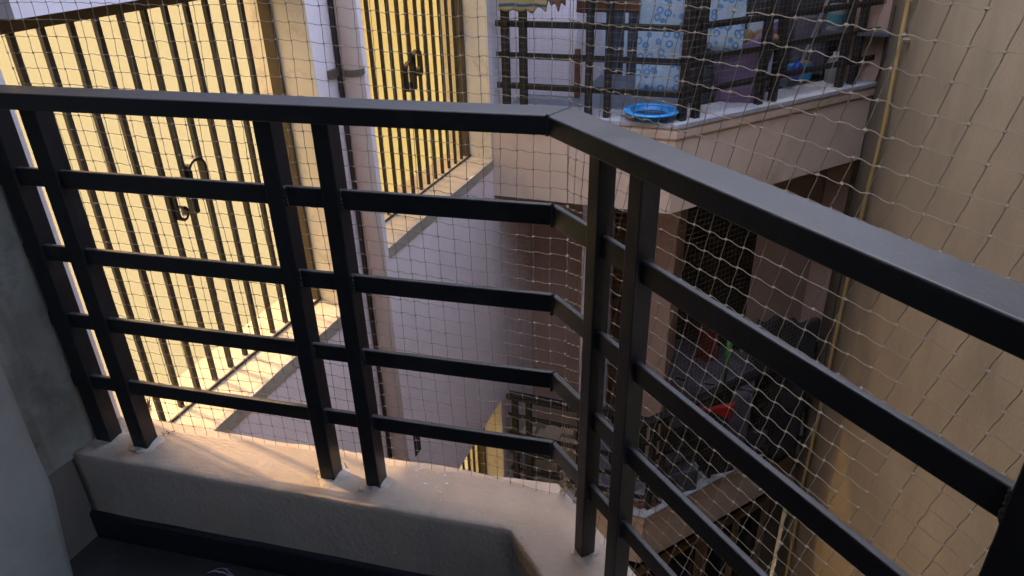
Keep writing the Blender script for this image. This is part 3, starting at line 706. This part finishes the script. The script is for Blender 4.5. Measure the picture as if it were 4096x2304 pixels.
# mop
m0, m1 = at(3205, 250, EY, 4.52), at(3285, 60, EY, 4.52)
mo = thing('mop', 'long grey handled mop with bright blue head leaning behind the railing', 'mop', m0)
part('handle', MB().tube([m0, m0.lerp(m1, .5), m1 + (m1 - m0) * 1.2], .008, 8), M['steel'], mo)
part('head', MB().blob(m0 + Vector((-.02, 0, -.05)), .055, 2, 8, (.55, .5, 1.1), .4), M['deepblue'], mo, smooth=True)
def boxat(name, x0, y0, x1, y1, Y, dep, mat, label, cat, **k):
    mb = MB(); rect(mb, x0, y0, x1, y1, Y, dep)
    return single(name, mb, mat, label, cat, **k)
b1 = at(3340, 120, EY, 4.8)
ct = thing('paint_tin', 'small pale tin with teal band on a shelf by the beige corner', 'tin', (b1.x, 4.8, b1.z))
part('tin', MB().lathe(b1.x, 4.8, [(.05, b1.z), (.052, b1.z + .002), (.052, b1.z + .14), (.048, b1.z + .142)], 20), M['plastic_bottle'], ct, smooth=False)
part('band', MB().lathe(b1.x, 4.8, [(.0525, b1.z + .03), (.0535, b1.z + .032), (.0535, b1.z + .09), (.0525, b1.z + .092)], 20), M['teal'], ct)
single('shelf', MB().box(.18, XR - .002, 4.74, 4.89, b1.z - .02, b1.z - .001), M['greybox'], 'narrow dark shelf in the right corner of the upper balcony', 'shelf')
b2 = at(3345, 262, EY, 4.82)
jr = thing('water_jar', 'cloudy white jar with rounded shoulders in the corner behind the mop', 'jar', (b2.x, 4.82, -1.03))
part('jar', MB().lathe(b2.x, 4.82, [(.05, -1.028), (.055, -1.0), (.055, b2.z + .02), (.04, b2.z + .05), (.025, b2.z + .06)], 24), M['plastic_bottle'], jr, smooth=True)
part('lid', MB().lathe(b2.x, 4.82, [(.028, b2.z + .059), (.028, b2.z + .075), (.024, b2.z + .077)], 16), M['white'], jr)
p3 = at(3195, 335, EZ, -.99)
pk = thing('detergent_packet', 'light blue packet with orange corner on the kerb of the slanted railing', 'packet', (p3.x, p3.y, -1.0))
part('packet', MB().obox((p3.x - .05, p3.y + .08, -1.0), (.12, .10, 0), (-.03, .04, 0), (0, 0, .10)), M['cyan'], pk, bevel=.008)
part('corner_seal', MB().obox((p3.x + .0, p3.y + .118, -.902), (.05, .04, 0), (-.03, .04, 0), (0, 0, .012)), M['gaspipe'], pk)
rnd = random.Random(3)
for i, (x_, y_, mt_, lb) in enumerate(((2760, 430, 'greybox', 'dark slate bucket behind the railing corner'), (2870, 420, 'mauve', 'heap of mauve rags on the balcony floor under the bag'), (3010, 385, 'greybox', 'dark bundle beside the blue packet'))):
    p = at(x_, y_, EZ, -1.03) + Vector((.02, .16, 0))
    if i == 0:
        single('bucket', MB().lathe(p.x, p.y, [(.07, -1.029), (.10, -.87), (.104, -.868), (.097, -.87), (.068, -1.02)], 24), M[mt_], lb, 'bucket')
    else:
        single('rag_heap' if i == 1 else 'bundle', MB().blob((p.x, p.y, -.985), .13, i + 4, 12, (1.1, .8, .42), .7), M[mt_], lb, 'rags' if i == 1 else 'bundle', smooth=True)
nb = at(3440, 92, EX, XR - .01)
# ================================================================== THINGS ON THE LOWER BALCONY
ZL = -3.70
def lowbox(name, x_, y_, w_, d_, h_, mat, label, cat, rot=0, z=ZL, back=.1, **k):
    p = at(x_, y_, EZ, z) + Vector((0, back, 0)); a = Vector((math.cos(rot), math.sin(rot), 0)); b = Vector((-a.y, a.x, 0))
    mb = MB().obox(Vector((p.x, p.y, z + .001)) - a * w_ / 2 - b * d_ / 2, a * w_, b * d_, (0, 0, h_))
    return single(name, mb, M[mat], label, cat, bevel=.006, **k)
t1 = at(2900, 1560, EY, 4.55)
tbx = thing('covered_table', 'low table under a dark grey cloth on the lower balcony', 'table', (-.18, 4.45, ZL))
part('cloth', MB().grid(lambda u, v: (-.50 + .62 * u, 4.25 + .5 * v, -2.93 + .02 * noise.noise(Vector((u * 4, v * 4, 0)))), 20, 14), M['greycloth'], tbx, smooth=True, solid=.004)
part('cloth_drop', MB().grid(lambda u, v: (-.50 + .62 * u, 4.245 - .02 * v + .014 * math.sin(u * 21), -2.93 - .45 * v), 40, 8), M['greycloth'], tbx, smooth=True, solid=.004)
for x_, y_ in ((-.46, 4.3), (.08, 4.3), (-.46, 4.7), (.08, 4.7)): part('leg', MB().box(x_ - .015, x_ + .015, y_ - .015, y_ + .015, ZL, -2.945), M['wood'], tbx)
jp = at(2650, 1400, EY, 4.35)
single('steel_pot', MB().lathe(-.55, 4.3, [(.07, -2.92), (.085, -2.90), (.085, -2.80), (.06, -2.76), (.0, -2.745)], 24), M['curtain'], 'round grey lidded pot at the left end of the covered table', 'pot', smooth=True)
single('pot_stand', MB().box(-.66, -.52, 4.2, 4.42, ZL, -2.921), M['reddish_wood'], 'dark red brown stand under the grey lidded pot', 'stand')
rc = at(2830, 1375, EY, 4.55)
single('red_cloth', MB().grid(lambda u, v: (rc.x - .07 + .14 * u, 4.52 + .02 * math.sin(u * 9), rc.z + .14 - .28 * v), 14, 10), M['redcloth'], 'dark red cloth hanging behind the covered table', 'cloth', smooth=True, solid=.004)
g0, g1 = at(2898, 1525, EY, 4.15), at(2918, 1362, EY, 4.15)
single('broom_handle', MB().tube([g0, g0.lerp(g1, .5), g1], [.011, .015, .016], 10), M['green'], 'bright green plastic handle standing in front of the covered table', 'handle', smooth=True)
d0 = at(2890, 1640, EY, 3.98)
dpn = thing('dustpan', 'bright red dustpan hooked inside the lower railing', 'dustpan', d0)
part('pan', MB().add([Vector((-.072, 0, -.035)) + d0, Vector((.06, 0, -.07)) + d0, Vector((.07, 0, .055)) + d0, Vector((-.06, 0, .0)) + d0,
                      Vector((-.072, .03, -.035)) + d0, Vector((.06, .05, -.07)) + d0, Vector((.07, .05, .055)) + d0, Vector((-.06, .03, .0)) + d0],
                     [(0, 1, 2, 3), (7, 6, 5, 4), (0, 4, 5, 1), (1, 5, 6, 2), (2, 6, 7, 3), (3, 7, 4, 0)]), M['red'], dpn, bevel=.01)
part('handle', MB().tube([d0 + Vector((-.06, .015, -.02)), d0 + Vector((-.14, .02, -.04))], .010, 8), M['red'], dpn)
tp = MB().grid(lambda u, v: (.08 + .40 * u, 4.58 + .10 * u - .10 * v + .03 * noise.noise(Vector((u * 5, v * 5, 3))), -2.55 - .05 * noise.noise(Vector((u * 5, 0, 0))) * 1.6 - 1.15 * v), 24, 20)
single('tarpaulin', tp, M['darkcloth'], 'dark ragged tarpaulin piled against the brown pier of the lower balcony', 'tarpaulin', smooth=True, solid=.01)
cr_ = [(-.28, 3.92, .30, .16, .22, 'greybox', 'slate plastic crate behind the slanted lower railing'), (-.02, 4.22, .22, .18, .34, 'darkcloth', 'tall dark box in the middle of the lower balcony'),
       (.20, 4.50, .20, .18, .26, 'greybox', 'small dark box near the ochre pipe on the lower balcony'), (-.62, 4.02, .20, .2, .50, 'darkcloth', 'dark sack standing behind the lower railing corner')]
for i, (x_, y_, w_, d_, h_, mt_, lb) in enumerate(cr_):
    a = Vector((math.cos(.6), math.sin(.6), 0)); b = Vector((-a.y, a.x, 0))
    single('storage_box' if i < 3 else 'sack', MB().obox(Vector((x_, y_, ZL + .001)) - a * w_ / 2, a * w_, b * d_, (0, 0, h_)), M[mt_], lb, 'box' if i < 3 else 'sack', bevel=.012)
# planter corner, left end of the lower balcony
pp_ = at(2060, 1905, EZ, -3.6)
pt = thing('potted_plant', 'small clay pot with thin green leaves at the left end of the lower balcony', 'potted plant', (-1.30, 3.80, -3.66))
part('pot', MB().lathe(-1.30, 3.80, [(.05, -3.699), (.07, -3.60), (.074, -3.60), (.06, -3.605)], 18), M['pot'], pt)
for i in range(11):
    a = i * 2.399; h_ = .16 + .18 * rnd.random(); r_ = .05 + .08 * rnd.random()
    pts_ = [Vector((-1.30, 3.80, -3.61)) + Vector((math.cos(a) * r_ * t * t, math.sin(a) * r_ * t * t * .6, h_ * t)) for t in (0, .35, .7, 1)]
    lf = MB(); wv = Vector((-math.sin(a), math.cos(a), 0)) * .007
    for q in range(3):
        k0, k1 = (.5, 1, .9, .1)[q], (.5, 1, .9, .1)[q + 1]
        lf.add([pts_[q] - wv * k0, pts_[q] + wv * k0, pts_[q + 1] + wv * k1, pts_[q + 1] - wv * k1], [(0, 1, 2, 3)])
    part('leaf', lf, M['leaf'], pt, solid=.001)
g2 = at(2120, 1865, EY, 3.72)
single('green_brush', MB().obox(g2 + Vector((-.02, 0, -.03)), (.03, 0, .055), (.010, 0, -.006), (0, .012, 0)), M['green'], 'small bright green brush stuck between the pale boards', 'brush')
bs = [((2140, 1760), (2230, 1880), 3.80), ((2180, 1730), (2290, 1800), 3.95), ((2225, 1800), (2330, 1850), 3.78), ((2060, 1740), (2130, 1800), 4.0)]
for i, (a, b, Yq) in enumerate(bs):
    mb = rect(MB(), a[0], a[1], b[0], b[1], Yq, .12)
    single('pale_crate', mb, M['ply'], ['upright pale plywood crate right of the clay pot', 'sunlit plywood crate at the back of the crate heap', 'flat plywood crate next to the railing corner', 'small plywood crate above the clay pot'][i], 'crate', 'plywood crates on the lower balcony', bevel=.004)
for i in range(9):
    x_ = -1.32 + .085 * i; a = .4 + .5 * rnd.random()
    single('wood_scrap', MB().obox((x_, 3.70 + .03 * rnd.random(), -3.655 + .012 * (i % 3)), (.13 * math.cos(a - .5), .13 * math.sin(a - .5), .01), (-.012, .02, 0), (0, 0, .012)), M['wood' if i % 2 else 'ply'],
           'loose wood scrap on the edge of the lower balcony', 'wood scrap', 'wood scraps along the lower balcony edge')
wl = at(2600, 1985, EZ, -3.62)
single('log', MB().tube([(-.62, 3.72, -3.635), (-.50, 3.71, -3.633), (-.40, 3.76, -3.632)], [.02, .024, .020], 10), M['reddish_wood'], 'orange brown log lying at the corner of the lower balcony', 'log', smooth=True)
# dark doorway parts in the lower balcony
ld = thing('lower_door', 'dark open doorway with thin pale frame behind the lower balcony', 'door', (-.9, 4.85, ZL))
part('frame', MB().box(-1.018, -.99, 4.78, 4.82, ZL, -1.6).box(-.60, -.575, 4.78, 4.82, ZL, -1.6), M['lilac'], ld)
part('leaf', MB().box(-.988, -.80, 4.84, 4.87, ZL, -1.62), M['reddish_wood'], ld)
# wooden window frames under the lower balcony
wf = thing('timber_window', 'pale timber window frame under the lower balcony slab', 'window', (-.1, 4.1, -6.8))
def fq(s0, s1, off, z0, z1, dep=.04):
    p = Vector((-.46, Y0, 0)) + QD * s0 - NQ * off
    return MB().obox((p.x, p.y, z0), QD * (s1 - s0), NQ * -dep, (0, 0, z1 - z0))
for z0 in (-4.42, -5.4): part('rail', fq(.0, 1.5, .10, z0, z0 + .045), M['wood'], wf)
for s in (.02, .34, .72, .78, 1.12, 1.46): part('mullion', fq(s, s + .035, .10, -6.8, -4.421), M['wood'], wf)
part('pane', fq(.0, 1.5, .145, -6.8, -4.2, .01), M['darkglass'], wf)
wf2 = thing('timber_window', 'narrow timber window frame under the straight front of the lower balcony', 'window', (-1, 3.75, -6.8))
part('rail', MB().box(XO + .01, -.53, Y0 + .1, Y0 + .14, -4.42, -4.375), M['wood'], wf2)
for x_ in (-1.4, -1.1, -.8, -.62): part('mullion', MB().box(x_, x_ + .035, Y0 + .1, Y0 + .14, -6.8, -4.421), M['wood'], wf2)
part('pane', MB().box(XO + .01, -.53, Y0 + .145, Y0 + .155, -6.8, -4.2), M['darkglass'], wf2)

# ================================================================== SMALL THINGS ON MY KERB
sm = MB(); c_ = at(1700, 1935, EZ, ZK + .0012)
for i in range(34):
    a_ = rnd.random() * 6.28; r_ = .085 * rnd.random() ** 1.2; p = c_ + RV * (r_ * math.cos(a_)) + NV * (r_ * .6 * math.sin(a_)); q_ = .0008 + .0026 * rnd.random() ** 4
    sm.blob((p.x, p.y, ZK + .001), q_, i, 3, (1.6, 1, .28), .6)
single('paint_splash', sm, M['curtain'], 'scatter of white paint specks on the kerb right of the second pair of posts', 'paint splash', kind='stuff')
tw = thing('dry_twig', 'little dry dark twig lying by the second post on the kerb', 'twig', at(640, 1745, EZ, ZK + .002))
for i in range(9):
    b = at(615 + 9 * i, 1752 - 3 * i, EZ, ZK + .004); e = b + Vector((rnd.uniform(-.012, .012), rnd.uniform(-.008, .008), rnd.uniform(.0, .008)))
    part('stem', MB().tube([b, e], .0012, 4), M['cable'], tw)
pf = thing('dried_moss', 'tuft of dried yellow moss at the outer kerb edge by the wall', 'moss', at(588, 1655, EZ, ZK))
ms = MB()
for i in range(110):
    b = at(578 + rnd.random() * 22, 1625 + rnd.random() * 35, EZ, ZK - .003); e = b + Vector((rnd.uniform(-.01, .01), rnd.uniform(-.01, .01), rnd.uniform(.004, .03)))
    ms.tube([b, e], .0009, 3)
part('stem', ms, M['pot'], pf, kind='stuff')
fb = thing('torn_fibres', 'few pale torn plastic fibres lying on the dark floor below the kerb', 'fibres', at(880, 2285, EZ, -1.468))
for i in range(7):
    b = at(830 + 14 * i, 2290 - 6 * (i % 3), EZ, -1.466); a = rnd.uniform(-.5, .5)
    part('fibre', MB().tube([b, b + Vector((.02 * math.cos(a), .02 * math.sin(a), .006)), b + Vector((.045 * math.cos(a + .4), .04 * math.sin(a), .001))], .0006, 4), M['curtain'], fb)
